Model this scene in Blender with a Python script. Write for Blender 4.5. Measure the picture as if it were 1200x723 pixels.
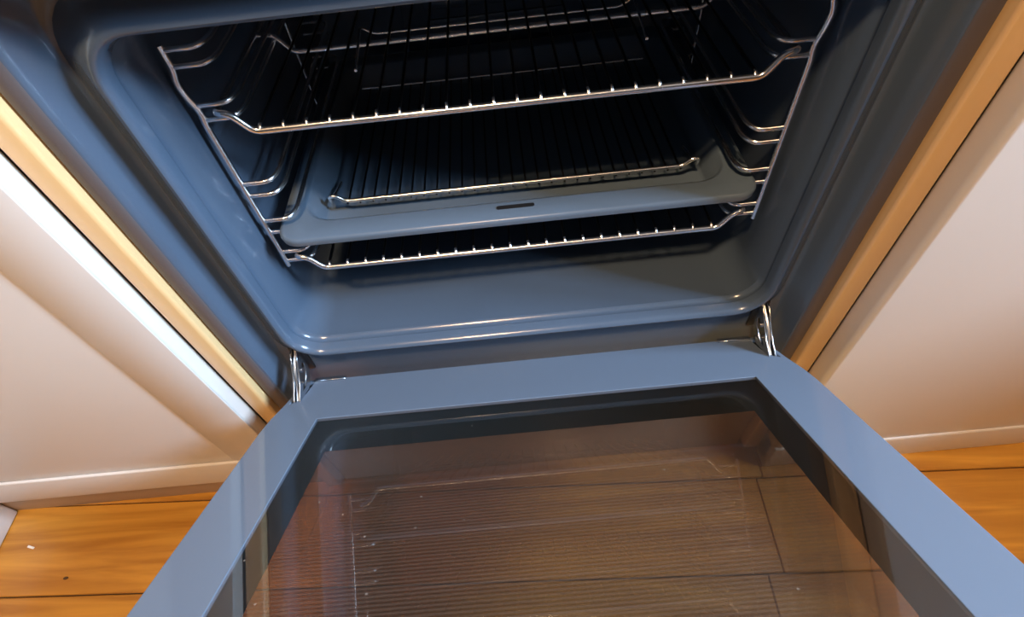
import bpy, bmesh, math, random
from mathutils import Vector, Matrix
random.seed(7)
for o in list(bpy.data.objects): bpy.data.objects.remove(o, do_unlink=True)
S = bpy.context.scene
COL = S.collection

# ------------------------------------------------------------------ camera
cd = bpy.data.cameras.new('camera'); cam = bpy.data.objects.new('camera', cd); COL.objects.link(cam)
cd.sensor_width = 36.0; cd.sensor_fit = 'HORIZONTAL'; cd.lens = 18.8186; cd.clip_start = .01
Rm = Matrix(((0.994834, 0.099296, 0.021123), (-0.064715, 0.780615, -0.621653), (-0.078216, 0.617074, 0.783008)))
cam.matrix_world = Matrix.Translation((-0.00207, -0.33664, 0.57324)) @ Rm.to_4x4()
S.camera = cam
# ------------------------------------------------------------------ world, daylight, exposure
w = bpy.data.worlds.new('sky'); S.world = w; w.use_nodes = True
w.node_tree.nodes['Background'].inputs[0].default_value = (.42, .62, 1, 1)
w.node_tree.nodes['Background'].inputs[1].default_value = 1.0
S.view_settings.view_transform = 'Standard'; S.view_settings.look = 'None'
S.view_settings.gamma = 1; S.view_settings.use_curve_mapping = False
S.view_settings.exposure = 0.1
FZ = -.22                                   # floor level
CEIL = 2.18
WIN = dict(x=1.55, y0=-.78, y1=-.18, z0=1.06, z1=1.76)     # window in the right wall
def area(name, loc, rot, sx, sy, power, col, spread=math.pi):
    l = bpy.data.lights.new(name, 'AREA'); l.shape = 'RECTANGLE'; l.size = sx; l.size_y = sy
    l.energy = power; l.color = col; l.spread = spread
    o = bpy.data.objects.new(name, l); COL.objects.link(o); o.location = loc; o.rotation_euler = rot
    return o
# daylight entering by the window
area('window_daylight', (WIN['x']+.06, (WIN['y0']+WIN['y1'])/2, (WIN['z0']+WIN['z1'])/2), (0, math.radians(90), 0),
     WIN['z1']-WIN['z0'], WIN['y1']-WIN['y0'], 250, (.55, .75, 1.0))

# ------------------------------------------------------------------ helpers
def tag(o, label=None, cat=None, group=None, kind=None):
    if label: o['label'] = label
    if cat: o['category'] = cat
    if group: o['group'] = group
    if kind: o['kind'] = kind
    return o
def thing(name, label, cat, loc=(0, 0, 0), group=None):
    o = bpy.data.objects.new(name, None); COL.objects.link(o); o.location = loc
    o.empty_display_size = .02
    return tag(o, label, cat, group)
def origin(o):
    v = Vector((0, 0, 0))
    while o is not None: v = v + o.location; o = o.parent
    return v
def link(name, me, mat, parent=None, smooth=False, ang=40):
    """mesh in world coordinates -> object under parent"""
    o = bpy.data.objects.new(name, me); COL.objects.link(o)
    if parent is not None:
        me.transform(Matrix.Translation(-origin(parent))); o.parent = parent
    if mat is not None: me.materials.clear(); me.materials.append(mat)
    if smooth:
        me.shade_smooth()
        if ang: me.set_sharp_from_angle(angle=math.radians(ang))
    return o
def from_bm(bm, name='m'):
    me = bpy.data.meshes.new(name); bmesh.ops.recalc_face_normals(bm, faces=bm.faces); bm.to_mesh(me); bm.free(); return me
def box_bm(x0, x1, y0, y1, z0, z1, bev=0, seg=2, bm=None):
    own = bm is None
    b = bmesh.new()
    r = bmesh.ops.create_cube(b, size=1)
    for v in b.verts:
        v.co = Vector(((x0+x1)/2+v.co.x*(x1-x0), (y0+y1)/2+v.co.y*(y1-y0), (z0+z1)/2+v.co.z*(z1-z0)))
    if bev: bmesh.ops.bevel(b, geom=list(b.edges), offset=bev, segments=seg, profile=.5, affect='EDGES', clamp_overlap=True)
    if own: return b
    me = bpy.data.meshes.new('t'); b.to_mesh(me); b.free(); bm.from_mesh(me); bpy.data.meshes.remove(me)
    return bm
def box(name, x0, x1, y0, y1, z0, z1, mat, parent=None, bev=0, seg=2):
    return link(name, from_bm(box_bm(x0, x1, y0, y1, z0, z1, bev, seg)), mat, parent, bool(bev), 60)
def boxes(name, lst, mat, parent=None, bev=0):
    bm = bmesh.new()
    for b in lst: box_bm(*b, bev=bev, bm=bm)
    return link(name, from_bm(bm), mat, parent, bool(bev), 60)
def rpath(pts, r, n=5):
    """round the corners of a polyline"""
    P = [Vector(p) for p in pts]; out = [P[0]]
    for i in range(1, len(P)-1):
        a, b, c = P[i-1], P[i], P[i+1]
        d1 = (a-b); d2 = (c-b); rr = min(r, d1.length*.49, d2.length*.49)
        s = b+d1.normalized()*rr; e = b+d2.normalized()*rr
        for k in range(n+1):
            t = k/n; out.append(s*(1-t)**2+b*2*t*(1-t)+e*t*t)
    out.append(P[-1]); return out
def tube_bm(path, rad, sides=10, bm=None, cap=True):
    own = bm is None
    bm = bm or bmesh.new()
    P = [Vector(p) for p in path]; rings = []
    t0 = (P[1]-P[0]).normalized()
    up = Vector((0, 0, 1)) if abs(t0.z) < .9 else Vector((0, 1, 0))
    nrm = (up - t0*up.dot(t0)).normalized()
    for i, p in enumerate(P):
        t = (P[min(i+1, len(P)-1)]-P[max(i-1, 0)]).normalized()
        nrm = (nrm - t*nrm.dot(t)).normalized(); bn = t.cross(nrm)
        rings.append([bm.verts.new(p+(nrm*math.cos(a)+bn*math.sin(a))*rad) for a in [2*math.pi*k/sides for k in range(sides)]])
    for a, b in zip(rings, rings[1:]):
        for k in range(sides): bm.faces.new((a[k], a[(k+1) % sides], b[(k+1) % sides], b[k]))
    if cap:
        bm.faces.new(rings[0]); bm.faces.new(list(reversed(rings[-1])))
    return bm
def tube(name, path, rad, mat, parent=None, sides=10):
    return link(name, from_bm(tube_bm(path, rad, sides)), mat, parent, True, 60)
def plate_mesh(outlines, thick, bev=0):
    """2D outlines (first = rim, others = holes) -> plate in local xy, z from -thick to 0"""
    cu = bpy.data.curves.new('c', 'CURVE'); cu.dimensions = '2D'; cu.fill_mode = 'BOTH'
    cu.extrude = max(thick/2-bev, 1e-5); cu.bevel_depth = bev; cu.bevel_resolution = 2; cu.offset = -bev
    for ol in outlines:
        s = cu.splines.new('POLY'); s.points.add(len(ol)-1); s.use_cyclic_u = True
        for p, q in zip(s.points, ol): p.co = (q[0], q[1], 0, 1)
    o = bpy.data.objects.new('c', cu); COL.objects.link(o)
    dg = bpy.context.evaluated_depsgraph_get(); dg.update()
    me = bpy.data.meshes.new_from_object(o.evaluated_get(dg))
    bpy.data.objects.remove(o, do_unlink=True); bpy.data.curves.remove(cu)
    me.transform(Matrix.Translation((0, 0, -thick/2)))
    return me
def rrect(x0, x1, y0, y1, r, n=5):
    pts = []
    for cx, cy, a0 in ((x1-r, y1-r, 0), (x0+r, y1-r, 90), (x0+r, y0+r, 180), (x1-r, y0+r, 270)):
        for k in range(n+1):
            a = math.radians(a0+90*k/n); pts.append((cx+r*math.cos(a), cy+r*math.sin(a)))
    return pts

# ------------------------------------------------------------------ materials
def mat(name, col, rough=.5, metal=0, spec=.5, coat=0):
    m = bpy.data.materials.new(name); m.use_nodes = True
    b = m.node_tree.nodes['Principled BSDF']
    b.inputs['Base Color'].default_value = (*col, 1); b.inputs['Roughness'].default_value = rough
    b.inputs['Metallic'].default_value = metal; b.inputs['Specular IOR Level'].default_value = spec
    b.inputs['Coat Weight'].default_value = coat; b.inputs['Coat Roughness'].default_value = .05
    return m
def nd(m, t): return m.node_tree.nodes.new(t)
def lk(m, a, b): m.node_tree.links.new(a, b)
def noisy(m, c1, c2, scale=(8, 8, 8), detail=4, bump=0, coords='Object', nscale=1):
    b = m.node_tree.nodes['Principled BSDF']
    tc = nd(m, 'ShaderNodeTexCoord'); mp = nd(m, 'ShaderNodeMapping'); mp.inputs['Scale'].default_value = scale
    n = nd(m, 'ShaderNodeTexNoise'); n.inputs['Scale'].default_value = nscale; n.inputs['Detail'].default_value = detail
    r = nd(m, 'ShaderNodeMix'); r.data_type = 'RGBA'
    r.inputs[6].default_value = (*c1, 1); r.inputs[7].default_value = (*c2, 1)
    lk(m, tc.outputs[coords], mp.inputs[0]); lk(m, mp.outputs[0], n.inputs['Vector']); lk(m, n.outputs[0], r.inputs[0]); lk(m, r.outputs[2], b.inputs['Base Color'])
    if bump:
        bp = nd(m, 'ShaderNodeBump'); bp.inputs['Strength'].default_value = bump; bp.inputs['Distance'].default_value = .002
        lk(m, n.outputs[0], bp.inputs['Height']); lk(m, bp.outputs[0], b.inputs['Normal'])
    return m
M = {}
M['enamel'] = noisy(mat('grey_enamel', (.068, .096, .138), .20, spec=.5), (.065, .092, .133), (.073, .102, .145), (14, 14, 14))
M['trim'] = mat('taupe_trim', (.10, .085, .085), .4)
M['tray'] = mat('tray_enamel', (.10, .14, .19), .28)
M['panel'] = mat('grey_printed_glass', (.13, .17, .23), .06, spec=.5)
M['doorbody'] = mat('black_door_liner', (.006, .013, .016), .35)
M['black'] = mat('black_plastic', (.012, .012, .013), .35)
M['chrome'] = mat('chrome_wire', (.93, .93, .93), .24, 1)
M['wireshade'] = mat('shaded_chrome_wire', (.07, .066, .064), .38, 1)  # chrome darkened in colour to stand for the shade inside the cavity
M['steel'] = mat('hinge_steel', (.55, .56, .58), .22, 1)
M['fascia'] = mat('dark_fascia', (.05, .05, .055), .35)
M['white'] = noisy(mat('white_lacquer', (.70, .645, .59), .35), (.69, .635, .58), (.72, .665, .61), (3, 3, 3))
M['whitecab'] = M['white']
M['birch'] = noisy(mat('pale_varnished_wood', (.75, .5, .25), .35, coat=.3), (.78, .53, .26), (.66, .40, .17), (60, 60, 2), 5, .05)
M['carcass'] = mat('carcass_board', (.70, .66, .60), .6)
M['kick'] = noisy(mat('beige_kickboard', (.5, .38, .28), .5), (.50, .39, .29), (.44, .33, .24), (4, 60, 60))
M['worktop'] = noisy(mat('worktop_laminate', (.35, .33, .31), .4), (.38, .36, .34), (.26, .24, .22), (40, 40, 40))
M['wall'] = noisy(mat('painted_wall', (.07, .066, .062), .8), (.068, .064, .06), (.076, .072, .068), (2, 2, 2))
M['ceil'] = mat('ceiling_paint', (.14, .135, .13), .8)
M['frame'] = mat('window_paint', (.85, .85, .85), .4)
M['paper'] = mat('white_paper', (.9, .9, .88), .7)
M['crumb'] = mat('dark_crumb', (.08, .04, .015), .7)
M['under'] = mat('underfloor', (.05, .03, .015), .9)
def floor_mat():
    m = mat('oak_plank', (.5, .25, .06), .38, coat=.15)
    b = m.node_tree.nodes['Principled BSDF']
    tc = nd(m, 'ShaderNodeTexCoord'); oi = nd(m, 'ShaderNodeObjectInfo')
    mp = nd(m, 'ShaderNodeMapping'); mp.inputs['Scale'].default_value = (3.0, 34, 30)
    add = nd(m, 'ShaderNodeVectorMath'); sc = nd(m, 'ShaderNodeVectorMath'); sc.operation = 'SCALE'; sc.inputs[0].default_value = (7, 3, 5)
    lk(m, oi.outputs['Random'], sc.inputs['Scale']); lk(m, tc.outputs['Object'], add.inputs[0]); lk(m, sc.outputs[0], add.inputs[1]); lk(m, add.outputs[0], mp.inputs[0])
    n = nd(m, 'ShaderNodeTexNoise'); n.inputs['Scale'].default_value = 1; n.inputs['Detail'].default_value = 6; n.inputs['Distortion'].default_value = 1.2
    lk(m, mp.outputs[0], n.inputs['Vector'])
    cr = nd(m, 'ShaderNodeValToRGB'); e = cr.color_ramp.elements
    e[0].position = .28; e[0].color = (.36, .145, .017, 1); e[1].position = .72; e[1].color = (.66, .33, .05, 1)
    lk(m, n.outputs[0], cr.inputs[0])
    hs = nd(m, 'ShaderNodeHueSaturation'); mr = nd(m, 'ShaderNodeMapRange'); mr.inputs[3].default_value = .86; mr.inputs[4].default_value = 1.12
    lk(m, oi.outputs['Random'], mr.inputs[0]); lk(m, mr.outputs[0], hs.inputs['Value']); lk(m, cr.outputs[0], hs.inputs['Color']); lk(m, hs.outputs[0], b.inputs['Base Color'])
    return m
M['plank'] = floor_mat()
def glass_mat(name, tint, lines=False, ior=1.5, haze=0.0, dust=False):
    """thin pane: Fresnel mirror over a tinted clear sheet"""
    m = bpy.data.materials.new(name); m.use_nodes = True; nt = m.node_tree; nt.nodes.remove(nt.nodes['Principled BSDF'])
    out = nt.nodes['Material Output']
    tr = nd(m, 'ShaderNodeBsdfTransparent'); gl = nd(m, 'ShaderNodeBsdfGlossy'); gl.inputs['Roughness'].default_value = .012
    fr = nd(m, 'ShaderNodeFresnel'); ge = nd(m, 'ShaderNodeNewGeometry'); im = nd(m, 'ShaderNodeMapRange')
    im.inputs[3].default_value = ior; im.inputs[4].default_value = 1/ior        # the same reflectance from both faces of the sheet
    lk(m, ge.outputs['Backfacing'], im.inputs[0]); lk(m, im.outputs[0], fr.inputs['IOR'])
    mx = nd(m, 'ShaderNodeMixShader'); tr.inputs[0].default_value = (*tint, 1)
    base = tr
    if haze:
        df = nd(m, 'ShaderNodeBsdfDiffuse'); df.inputs[0].default_value = (.5, .42, .36, 1)
        hm = nd(m, 'ShaderNodeMixShader'); hm.inputs[0].default_value = haze
        if lines:
            tc = nd(m, 'ShaderNodeTexCoord'); wv = nd(m, 'ShaderNodeTexWave'); wv.bands_direction = 'Y'
            wv.inputs['Scale'].default_value = 85; wv.inputs['Distortion'].default_value = 0
            lk(m, tc.outputs['Object'], wv.inputs['Vector'])
            mr = nd(m, 'ShaderNodeMapRange'); mr.inputs[3].default_value = haze*.5; mr.inputs[4].default_value = haze*1.5
            lk(m, wv.outputs['Fac'], mr.inputs[0]); lk(m, mr.outputs[0], hm.inputs[0])
        if dust:                                            # sparse specks of dust on the pane
            tc = nd(m, 'ShaderNodeTexCoord'); vo = nd(m, 'ShaderNodeTexVoronoi'); vo.inputs['Scale'].default_value = 85
            lk(m, tc.outputs['Object'], vo.inputs['Vector'])
            sp = nd(m, 'ShaderNodeSeparateColor'); lk(m, vo.outputs['Color'], sp.inputs[0])
            c1 = nd(m, 'ShaderNodeMath'); c1.operation = 'GREATER_THAN'; c1.inputs[1].default_value = .86; lk(m, sp.outputs[0], c1.inputs[0])
            c2 = nd(m, 'ShaderNodeMath'); c2.operation = 'LESS_THAN'; c2.inputs[1].default_value = .075; lk(m, vo.outputs['Distance'], c2.inputs[0])
            c3 = nd(m, 'ShaderNodeMath'); c3.operation = 'MULTIPLY'; lk(m, c1.outputs[0], c3.inputs[0]); lk(m, c2.outputs[0], c3.inputs[1])
            c4 = nd(m, 'ShaderNodeMath'); c4.operation = 'MULTIPLY_ADD'; lk(m, c3.outputs[0], c4.inputs[0]); c4.inputs[1].default_value = .35; c4.inputs[2].default_value = haze
            lk(m, c4.outputs[0], hm.inputs[0])
        lk(m, tr.outputs[0], hm.inputs[1]); lk(m, df.outputs[0], hm.inputs[2]); base = hm
    lk(m, fr.outputs[0], mx.inputs[0]); lk(m, base.outputs[0], mx.inputs[1]); lk(m, gl.outputs[0], mx.inputs[2]); lk(m, mx.outputs[0], out.inputs[0])
    return m
M['glass'] = glass_mat('clear_door_glass', (.84, .80, .78), haze=.006, ior=2.0, dust=True)
M['outglass'] = glass_mat('tinted_outer_glass', (.62, .54, .47), lines=True, haze=.10)
M['winglass'] = glass_mat('window_glass', (.95, .97, .98))

# ------------------------------------------------------------------ room shell
RX0, RX1, RY0, RY1 = -2.1, WIN['x'], -3.2, .62
def struct(o): return tag(o, kind='structure')
struct(box('wall_back', RX0-.1, RX1+.1, RY1, RY1+.1, FZ-.03, CEIL, M['wall']))
struct(box('wall_front', RX0-.1, RX1+.1, RY0-.1, RY0, FZ-.03, CEIL, M['wall']))
struct(box('wall_left', RX0-.1, RX0, RY0, RY1, FZ-.03, CEIL, M['wall']))
struct(box('ceiling', RX0-.1, RX1+.1, RY0-.1, RY1+.1, CEIL, CEIL+.05, M['ceil']))
y0, y1, z0, z1 = WIN['y0'], WIN['y1'], WIN['z0'], WIN['z1']
struct(boxes('wall_right', [(RX1, RX1+.1, RY0, y0, FZ-.03, CEIL), (RX1, RX1+.1, y1, RY1, FZ-.03, CEIL),
                            (RX1, RX1+.1, y0, y1, FZ-.03, z0), (RX1, RX1+.1, y0, y1, z1, CEIL)], M['wall']))
wn = thing('window_1', None, None, (RX1, y0, z0)); struct(wn)
t = .045
boxes('window_frame', [(RX1-.01, RX1+.04, y0, y0+t, z0, z1), (RX1-.01, RX1+.04, y1-t, y1, z0, z1), (RX1-.01, RX1+.04, y0+t, y1-t, z0, z0+t),
      (RX1-.01, RX1+.04, y0+t, y1-t, z1-t, z1)], M['frame'], wn)
box('mullion', RX1-.01, RX1+.04, (y0+y1)/2-.02, (y0+y1)/2+.02, z0+t, z1-t, M['frame'], wn)
for a, b in ((y0+t, (y0+y1)/2-.02), ((y0+y1)/2+.02, y1-t)): box('pane', RX1+.012, RX1+.016, a, b, z0+t, z1-t, M['winglass'], wn)
# floor: base sheet + separate oak planks, laid about three degrees off the cabinet line
fl = struct(box('floor', RX0, RX1, RY0, RY1, FZ-.03, FZ-.004, M['under']))
fa = math.radians(-3.0); ca, sa = math.cos(fa), math.sin(fa)
fdx, fdy = Vector((ca, sa, 0)), Vector((-sa, ca, 0))
PW = .128
A0 = Vector((.41, -.0715, 0))                  # a point on a seam between two rows
cache = {}
def plank(row, xa, xb):
    L = round(xb-xa, 4)
    if L not in cache:
        me = from_bm(box_bm(0, L-.0012, .0009, PW-.0009, -.012, 0, .0012, 1)); cache[L] = me
        me.materials.append(M['plank'])
    o = bpy.data.objects.new('plank', cache[L]); COL.objects.link(o); o.parent = fl
    p = A0+fdx*xa+fdy*(row*PW); o.location = (p.x, p.y, FZ); o.rotation_euler = (0, 0, fa)
def inroom(a, b, row):
    c = A0+fdx*((a+b)/2)+fdy*((row+.5)*PW); return RX0-.2 < c.x < RX1+.2 and RY0+.02 < c.y < RY1
for row in range(-24, 5):
    if row == -1: cuts = [-2.9, -1.5, -.098, 1.15, 1.6]
    elif row == 0: cuts = [-2.9, -1.7, -.088, .95, 1.6]
    else:
        off = random.uniform(-.6, .6); cuts = [-2.9, -1.75+off*.5, -.55+off, .7+off*.6, 1.6]
    for a, b in zip(cuts, cuts[1:]):
        if inroom(a, b, row): plank(row, a, b)

# ------------------------------------------------------------------ ceiling lamp (warm)
lp = thing('ceiling_lamp', 'round white ceiling lamp with warm diffuser above the oven', 'lamp', (-.24, -.95, CEIL))
def disc_bm(c, r, z0_, z1_, n=32):
    bm = bmesh.new(); bmesh.ops.create_cone(bm, cap_ends=True, segments=n, radius1=r, radius2=r, depth=z1_-z0_, matrix=Matrix.Translation((c[0], c[1], (z0_+z1_)/2))); return bm
link('lamp_base', from_bm(disc_bm((-.24, -.95), .15, CEIL-.03, CEIL)), M['frame'], lp, True)
em = bpy.data.materials.new('lamp_diffuser'); em.use_nodes = True
eb = em.node_tree.nodes['Principled BSDF']; eb.inputs['Emission Color'].default_value = (1, .62, .33, 1); eb.inputs['Emission Strength'].default_value = 6; eb.inputs['Base Color'].default_value = (.9, .85, .8, 1)
link('diffuser', from_bm(disc_bm((-.24, -.95), .135, CEIL-.06, CEIL-.03)), em, lp, True)
ll = area('lamp_light', (-.24, -.95, CEIL-.07), (0, 0, 0), .2, .2, 42, (1, .65, .36)); ll.data.shape = 'DISK'

# ------------------------------------------------------------------ base cabinets either side
TOPZ = .63
def cabinet_left():
    c = thing('base_cabinet', 'white base cabinet with recessed kickboard, its pale wood edge beside the oven', 'cabinet', (-.6, .25, FZ))
    box('side_panel', -.3235, -.3025, -.026, .56, -.205, TOPZ, M['birch'], c, .004, 3)
    boxes('carcass', [(-.95, -.93, -.02, .56, -.10, TOPZ), (-.93, -.3236, -.018, .56, -.10, -.085), (-.93, -.3236, .54, .56, -.085, TOPZ), (-.93, -.3236, -.018, .54, TOPZ-.02, TOPZ)], M['carcass'], c)
    d = box('door', -.948, -.3262, -.0415, -.0205, -.105, TOPZ-.004, M['white'], c, .0035, 3)
    boxes('stile', [(-.386, -.3262, -.0430, -.0414, -.050, TOPZ-.004)], M['white'], d, .0018)
    boxes('stile', [(-.948, -.885, -.0430, -.0414, -.050, TOPZ-.004)], M['white'], d, .0018)
    box('bottom_rail', -.948, -.3262, -.0460, -.0414, -.106, -.049, M['white'], d, .0028, 3)
    box('kickboard', -.95, -.324, -.0115, .006, FZ, -.102, M['kick'], c, .001)
    return c
cabinet_left()
def cabinet_right():
    c = thing('base_cabinet', 'white cabinet with plain panel reaching the floor, its orange wood edge beside the oven', 'cabinet', (.6, .25, FZ))
    box('side_panel', .3025, .3245, -.026, .56, -.205, TOPZ, M['birch'], c, .003, 3)
    boxes('carcass', [(.96, .98, -.02, .56, -.10, TOPZ), (.3246, .96, -.018, .56, -.10, -.085), (.3246, .96, .54, .56, -.085, TOPZ), (.3246, .96, -.018, .54, TOPZ-.02, TOPZ)], M['carcass'], c)
    d = box('door', .3255, .978, -.0495, -.0205, -.21, TOPZ-.004, M['white'], c, .006, 4)
    box('bottom_rail', .3255, .978, -.0525, -.0205, FZ+.001, -.158, M['white'], c, .003, 3)
    return c
cabinet_right()
# unseen run of units, added under the window to block its low light
rr = thing('base_cabinet', 'unseen brown cabinet run added under the window as a light blocker', 'cabinet', (1.3, -.9, FZ))
box('carcass', 1.06, 1.549, -1.9, -.075, -.12, TOPZ, M['carcass'], rr)
box('kickboard', 1.10, 1.13, -1.9, -.075, FZ, -.12, M['kick'], rr)
for k in range(3): box('door', 1.042, 1.0598, -1.898+k*.608, -1.898+k*.608+.604, -.115, TOPZ-.004, M['kick'], rr, .003)
box('blocker_top', 1.03, 1.549, -1.92, -.0555, TOPZ+.0005, TOPZ+.04, M['worktop'], rr, .004, 3)
# white plinth of the run that returns along the left wall
pl = box('plinth_board', -.837, -.820, -1.4, -.0125, FZ, -.125, M['white'], None, .004, 3)
tag(pl, 'pale plinth board running out across the floor from the kickboard', 'plinth')
kb = box('kickboard', -.3012, .3012, -.012, .006, FZ, -.035, M['kick'], None, .001)
tag(kb, 'beige kickboard under the oven', 'kickboard')
wt = box('worktop', -.98, .99, -.055, RY1-.002, TOPZ+.0005, TOPZ+.04, M['worktop'], None, .004, 3)  # out of view, added to keep light from above off the oven
tag(wt, 'unseen grey laminate worktop added above the oven and cabinets to block light', 'worktop')

# ------------------------------------------------------------------ oven: front frame, lip and cavity
ov = thing('oven', 'built-in oven with open grey door and dark enamel cavity', 'oven', (0, .25, -.035))
OW, OZ0, OZ1, OR = .2435, .1185, .4445, .030
def loop(o, Y, zlow=None, r=None, nst=14, nc=7):
    x = OW+o; zb = OZ0-o if zlow is None else zlow; zt = OZ1+o
    r = max(.004, OR+o) if r is None else r
    pts = []
    corners = ((x-r, zt-r, 0), (-x+r, zt-r, 90), (-x+r, zb+r, 180), (x-r, zb+r, 270))
    for i, (cx, cz, a0) in enumerate(corners):
        for k in range(nc+1):
            a = math.radians(a0+90*k/nc); pts.append((cx+r*math.cos(a), cz+r*math.sin(a)))
        nx, nz, na = corners[(i+1) % 4]
        sx, sz = pts[-1]; a = math.radians(na); ex, ez = nx+r*math.cos(a), nz+r*math.sin(a)
        for k in range(1, nst): pts.append((sx+(ex-sx)*k/nst, sz+(ez-sz)*k/nst))
    res = []
    for (px, pz) in pts:
        yy = Y
        if Y < .007 and o > .0255 and pz < .11:       # below the lip the frame stays flat so that the door clears it
            k = min(1, max(0, (abs(px)-.270)/.014)); k = k*k*(3-2*k); yy = .0072+(Y-.0072)*k
        res.append(Vector((px, yy, pz)))
    return res
def lofted(name, loops, m, parent, cap_last=False, thick=0):
    bm = bmesh.new(); R_ = [[bm.verts.new(p) for p in l] for l in loops]
    n = len(R_[0])
    for a, b in zip(R_, R_[1:]):
        for k in range(n): bm.faces.new((a[k], a[(k+1) % n], b[(k+1) % n], b[k]))
    if cap_last: bm.faces.new(R_[-1])
    me = from_bm(bm); o = link(name, me, m, parent, True, 50)
    return o
trim_loops = [loop(.0582, .02, .006, .006), loop(.0582, -.014, .006, .006), loop(.0565, -.0175, .008, .007), loop(.052, -.0182, .012, .009), loop(.0445, -.0180, .0195, .012), loop(.0425, -.0165, .0215, .014)]
frame_loops = [loop(.0430, -.0100, .021, .014), loop(.0425, -.0165, .0215, .014), loop(.0405, -.0160, .0235, .0145), loop(.0375, -.0110, .0265, .018), loop(.032, -.001, .033, .024), loop(.029, .0045, .050, .03), loop(.027, .0068, .070, .036), loop(.025, .0072, .090, .042)]
lofted('outer_trim', trim_loops, M['trim'], ov)
lofted('front_frame', frame_loops, M['enamel'], ov)
lip_loops = [loop(.025, .0072, .090, .042), loop(.0225, .0060, .095, .041), loop(.0175, .0015, .1005, .040), loop(.0130, -.0030, None, .038), loop(.0090, -.0070, None, .036), loop(.0065, -.0090, None, .035), loop(.0040, -.0100, None, .034), loop(.0018, -.0088, None, .032), loop(.0, -.004, None, .030),
             loop(-.0005, .003, None, .030)]
lofted('lip', lip_loops, M['enamel'], ov)
cav_loops = [loop(-.0005, .003, None, .030), loop(.0008, .0045, None, .031), loop(.0008, .0085, None, .031), loop(-.0022, .0115, None, .029), loop(-.0025, .05, .1145, .028), loop(-.0025, .30, .1145, .028), loop(-.004, .375, .116, .03), loop(-.012, .395, .124, .03), loop(-.03, .40, .142, .03)]
lofted('cavity', cav_loops, M['enamel'], ov, True)
# casing behind the frame so that the cavity is closed
boxes('casing', [(-.297, -.27, .03, .52, .01, .53), (.27, .297, .03, .52, .01, .53), (-.27, .27, .03, .52, .01, .06), (-.27, .27, .03, .52, .50, .53), (-.27, .27, .49, .52, .06, .50)], M['black'], ov)
cp = box_bm(-.2985, .2985, -.050, .02, .486, .622)  # unseen control panel, added and shaped to block light on the frame top
for v in cp.verts:
    if v.co.y < 0 and v.co.z < .55: v.co.y = -.031
bmesh.ops.bevel(cp, geom=list(cp.edges), offset=.003, segments=2, profile=.5, affect='EDGES')
link('unseen_control_panel', from_bm(cp), M['fascia'], ov, True, 60)
for kx in (-.2, -.12, .12, .2):
    bm = bmesh.new(); bmesh.ops.create_cone(bm, cap_ends=True, segments=24, radius1=.018, radius2=.015, depth=.022, matrix=Matrix.Translation((kx, -.0495, .565)) @ Matrix.Rotation(math.radians(90), 4, 'X'))
    link('knob', from_bm(bm), M['black'], ov, True, 40)
# perforated grille of the fan cover on the back wall (slats)
fc = box('fan_cover', -.12, .12, .396, .399, .19, .39, M['enamel'], ov, .001)
for k in range(7): box('slat', -.09, .09, .3925, .396, .215+k*.022, .225+k*.022, M['enamel'], fc, .001)
# door mapped on its own axes: u = away from the hinge, n = up off the inner face
TH = math.radians(59.9)
U = Vector((0, -math.sin(TH), math.cos(TH))); N = Vector((0, math.cos(TH), math.sin(TH))); P0 = Vector((0, -.004, .0585))
DM = Matrix(((1, U.x, N.x, P0.x), (0, U.y, N.y, P0.y), (0, U.z, N.z, P0.z), (0, 0, 0, 1)))
door = bpy.data.objects.new('door', None); COL.objects.link(door); door.parent = ov
door.matrix_world = Matrix.Identity(4)
# the door's own empty sits on the hinge line with the door's axes; its sub-parts are built in those axes
door.matrix_parent_inverse = Matrix.Identity(4)
door.matrix_basis = Matrix.Translation(-ov.location) @ DM
def dlink(name, me, m, smooth=False, ang=40):
    o = bpy.data.objects.new(name, me); COL.objects.link(o); o.parent = door
    me.materials.clear(); me.materials.append(m)
    if smooth: me.shade_smooth(); me.set_sharp_from_angle(angle=math.radians(ang))
    return o
DL = .462
HW, HU0, HU1 = .2188, .084, .385
outer = [(-.2585, .0), (.2585, .0), (.2605, .012), (.2645, .05), (.2690, .078), (.2705, .10), (.2705, DL-.004), (.2665, DL), (-.2665, DL), (-.2705, DL-.004), (-.2705, .10), (-.2690, .078), (-.2645, .05), (-.2605, .012)]
hole = [(-HW, HU0), (-HW, HU1), (HW, HU1), (HW, HU0)]
slots = [[(s*.2475, .006), (s*.2555, .006), (s*.2595, .050), (s*.2535, .046), (s*.2485, .030)] for s in (-1, 1)]
dlink('inner_panel', plate_mesh([outer, hole]+slots, .004, .0008), M['panel'], True, 30)
g = bpy.data.meshes.new('g'); g.from_pydata([(-HW, HU0, -.0006), (HW, HU0, -.0006), (HW, HU1, -.0006), (-HW, HU1, -.0006)], [], [(0, 1, 2, 3)])
dlink('window_pane', g, M['glass'])
rim = [(-.2575, .004), (.2575, .004), (.264, .07), (.264, DL-.006), (-.264, DL-.006), (-.264, .07)]
hole2 = [(-HW-.002, HU0-.002), (-HW-.002, HU1+.002), (HW+.002, HU1+.002), (HW+.002, HU0-.002)]
me = plate_mesh([rim, hole2], .037); me.transform(Matrix.Translation((0, 0, -.0042))); dlink('door_liner', me, M['doorbody'])
gm = from_bm(box_bm(-.2965, .2965, .006, DL+.01, -.0455, -.0415)); dlink('outer_pane', gm, M['outglass'])
hb = tube_bm(rpath([(-.21, DL-.03, -.0458), (-.21, DL-.03, -.085), (.21, DL-.03, -.085), (.21, DL-.03, -.0458)], .015), .008, 12)
dlink('handle', from_bm(hb), M['steel'], True, 60)
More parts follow.
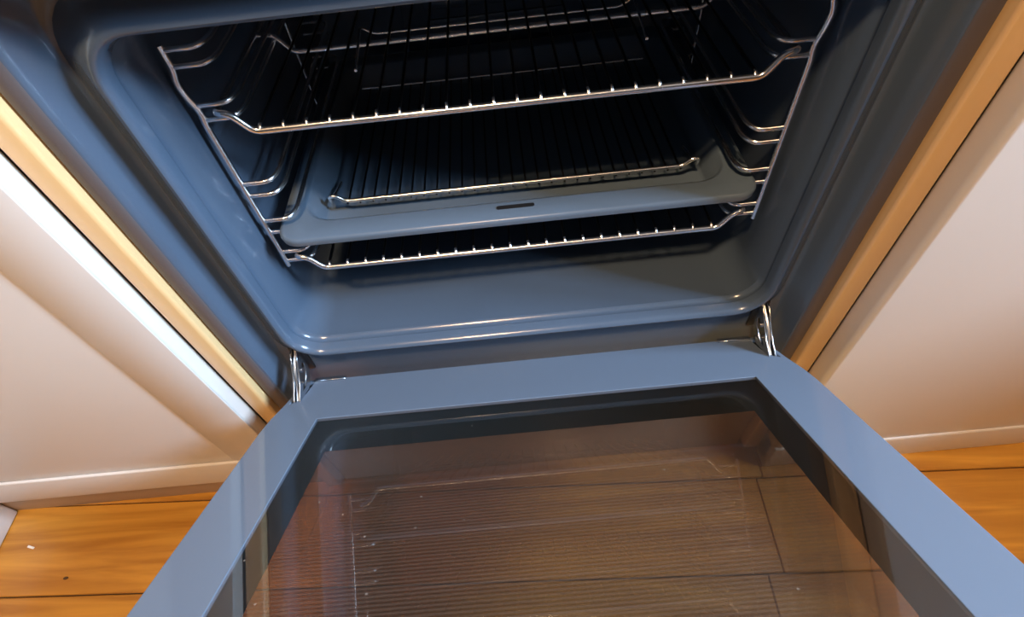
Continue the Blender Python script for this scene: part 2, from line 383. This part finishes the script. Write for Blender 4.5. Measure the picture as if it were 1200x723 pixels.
# hinges
for s in (-1, 1):
    hg = bpy.data.objects.new('hinge', None); COL.objects.link(hg); hg.parent = ov; hg.location = Vector((s*.2525, -.01, .085))-ov.location
    prof = [(.006, .112), (-.003, .113), (-.011, .106), (-.020, .097), (-.030, .090), (-.043, .084), (-.050, .078), (-.043, .071), (-.028, .066), (-.012, .068), (.002, .078), (.006, .092)]
    for dx in (-.0032, .0032):
        m2 = plate_mesh([[(p[0], p[1]) for p in prof], [(-.005, .098), (-.018, .088), (-.03, .080), (-.022, .077), (-.008, .083), (-.002, .092)]], .0014, .0004)
        m2.transform(Matrix(((0, 0, 1, s*.2525+dx+.0007), (1, 0, 0, 0), (0, 1, 0, 0), (0, 0, 0, 1))))
        link('hinge_plate', m2, M['steel'], hg, True, 40)
    m3 = tube_bm([(s*.2525-.0055, -.012, .094), (s*.2525+.0055, -.012, .094)], .0028, 12); link('hinge_pin', from_bm(m3), M['steel'], hg, True, 40)
    m3 = tube_bm(rpath([(s*.2525, .004, .110), (s*.2525, -.016, .101), (s*.2525, -.034, .083), (s*.2525, -.05, .075)], .01), .0016, 8); link('hinge_spring', from_bm(m3), M['chrome'], hg, True, 40)
    box('hinge_socket', s*.2525-.008, s*.2525+.008, .0045, .009, .070, .112, M['black'], hg, .0012)
    sp = from_bm(box_bm(min(s*.212, s*.2475), max(s*.212, s*.2475), -.0016, .0052, -.001, .0022, .0006, 1))
    o = dlink('fixing_strip', sp, M['steel'], True, 40)

# ------------------------------------------------------------------ chrome side supports
PAIRS = [(.413, .401), (.371, .359), (.297, .284), (.255, .2405), (.2145, .2025)]
def support(s, label):
    c = thing('shelf_support', label, 'shelf support', (s*.236, .17, .197), 'chrome shelf supports on the cavity walls')
    X = s*.2325
    tube('upright', rpath([(X, .047, .4165), (X, .047, .399), (X+s*.0035, .047, .390), (X+s*.002, .047, .378), (X-s*.002, .047, .366), (X, .047, .355), (X, .047, .196)], .006), .0026, M['chrome'], c, 10)
    tube('upright', [(X, .292, .4165), (X, .292, .196)], .0022, M['chrome'], c, 8)
    zs = [z for p in PAIRS for z in p]; first = None
    for z in zs:
        if first is None:
            first = tube('rail', rpath([(X, .0475, z), (s*.209, .0475, z), (s*.2035, .060, z), (s*.2035, .345, z), (s*.209, .357, z), (s*.2385, .357, z)], .009, 5), .0022, M['chrome'], c, 8)
            zf = z
        else:
            o = first.copy(); COL.objects.link(o); o.parent = c; o.location.z = first.location.z+(z-zf)
    return c
support(-1, 'chrome wire shelf support on the blue-lit cavity wall')
support(1, 'chrome wire shelf support on the dark shaded cavity wall')

# ------------------------------------------------------------------ wire racks
def make_rack(z, label, extra):
    """z = height of the side rods"""
    c = thing('oven_rack', label, 'oven rack', (0, .2, z-.021), 'chrome oven racks')
    r = .0029; YF = .0435; XB = .197; XS = .2195; zb = z-.0175
    def bar(Y, xb=XB, xs=XS, rr=r, yback=None):
        yb = Y+.012 if yback is None else yback
        pts = [(-xs, yb, z), (-xs, Y+.001, z), (-xb-.012, Y, z-.001), (-xb, Y, zb), (xb, Y, zb), (xb+.012, Y, z-.001), (xs, Y+.001, z), (xs, yb, z)]
        return rpath(pts, .006, 4)
    tube('front_bar', bar(YF, yback=.375), r, M['chrome'], c, 12)
    if extra:
        tube('cross_bar', bar(.170, xb=.190, xs=.2185, rr=.0024), .0025, M['chrome'], c, 10)
        tube('stop_bar', rpath([(-.1285, .130, zb-.004), (-.1285, .192, zb+.0065), (-.118, .194, zb-.002), (.118, .194, zb-.002), (.1285, .192, zb+.0065), (.1285, .130, zb-.004)], .006, 4), .0014, M['chrome'], c, 8)
    tube('back_bar', rpath([(-XS, .365, z), (-XS, .375, z), (XS, .375, z), (XS, .365, z)], .006, 4), r, M['chrome'], c, 8)
    first = None
    n = 22
    for k in range(n):
        x = -.191+.382*k/(n-1)
        if first is None:
            first = tube('wire', rpath([(x, YF-.0012, zb+.0022), (x, YF+.001, zb+.0044), (x, YF+.004, zb+.0042), (x, .368, zb+.0040), (x, .3735, z+.002)], .004, 3), .0013, M['wireshade'], c, 6); x_0 = x
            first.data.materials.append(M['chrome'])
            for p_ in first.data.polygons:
                if p_.center.y + .2 < YF+.0035: p_.material_index = 1  # front tips stay plain chrome, the rest wears the painted shade
        else:
            o = first.copy(); COL.objects.link(o); o.parent = c; o.location.x = first.location.x+(x-x_0)
    return c
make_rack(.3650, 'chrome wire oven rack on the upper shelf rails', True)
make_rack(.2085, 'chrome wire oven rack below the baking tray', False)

# ------------------------------------------------------------------ baking tray and its grid
tr = thing('baking_tray', 'grey enamel baking tray with slotted front rim on middle rails', 'baking tray', (0, .2, .205))
def tl(hw, yf, yb, r, z): return [Vector((x, y, z)) for x, y in rrect(-hw, hw, yf, yb, r, 6)]
tloops = [tl(.2205, .026, .365, .020, .2385), tl(.2215, .0255, .3655, .021, .2425), tl(.2205, .0265, .3645, .020, .2450), tl(.2175, .029, .362, .019, .2458), tl(.2030, .050, .345, .030, .2450), tl(.2005, .053, .342, .030, .2435),
          tl(.1965, .057, .338, .028, .2120), tl(.1935, .060, .335, .026, .2090), tl(.150, .10, .29, .02, .2085)]
bm = bmesh.new(); RR = [[bm.verts.new(p) for p in l] for l in tloops]; n = len(RR[0])
for a, b in zip(RR, RR[1:]):
    for k in range(n): bm.faces.new((a[k], a[(k+1) % n], b[(k+1) % n], b[k]))
bm.faces.new(RR[-1])
link('tray_body', from_bm(bm), M['tray'], tr, True, 60)
sl = plate_mesh([rrect(-.0175, .0175, -.0022, .0022, .002, 4)], .0006); sl.transform(Matrix.Translation((.0, .0425, .2461)))
link('rim_slot', sl, M['black'], tr)
gd = thing('grill_grid', 'fine chrome grid lying inside the baking tray', 'grid', (0, .2, .2093))
gz = .2275
tube('front_bar', rpath([(-.188, .150, gz-.016), (-.188, .104, gz-.004), (-.1865, .100, gz+.006), (-.180, .100, gz+.006), (-.172, .100, gz-.0015), (.172, .100, gz-.0015), (.180, .100, gz+.006), (.1865, .100, gz+.006), (.188, .104, gz-.004), (.188, .150, gz-.016)], .005, 4), .0021, M['chrome'], gd, 10)
tube('back_bar', [(-.18, .325, gz-.0045), (.18, .325, gz-.0045)], .002, M['chrome'], gd, 8)
first = None
for k in range(27):
    x = -.17+.34*k/26
    if first is None:
        first = tube('wire', rpath([(x, .0985, gz-.0035), (x, .104, gz-.0048), (x, .327, gz-.0075)], .004, 3), .0011, M['wireshade'], gd, 6); x_0 = x  # grid wires carry the same painted shade
    else:
        o = first.copy(); COL.objects.link(o); o.parent = gd; o.location.x = first.location.x+(x-x_0)

# ------------------------------------------------------------------ litter on the floor
bm = box_bm(-.006, .006, -.0016, .0016, 0, .0012, .0004, 1)
me = from_bm(bm); ps = bpy.data.objects.new('paper_scrap', me); COL.objects.link(ps); me.materials.append(M['paper']); ps.location = (-.772, -.0705, FZ); ps.rotation_euler = (0, 0, math.radians(-18))
tag(ps, 'tiny white paper scrap lying on the wooden floor', 'paper scrap')
bm = bmesh.new(); bmesh.ops.create_icosphere(bm, subdivisions=2, radius=.0022)
for v in bm.verts: v.co.z = max(v.co.z*.5, -.0007); v.co.x *= 1.6+.3*random.random()
me = from_bm(bm); cb = bpy.data.objects.new('crumb', me); COL.objects.link(cb); me.materials.append(M['crumb']); cb.location = (-.696, -.119, FZ+.0007)
tag(cb, 'small dark crumb on the wooden floor plank', 'crumb')
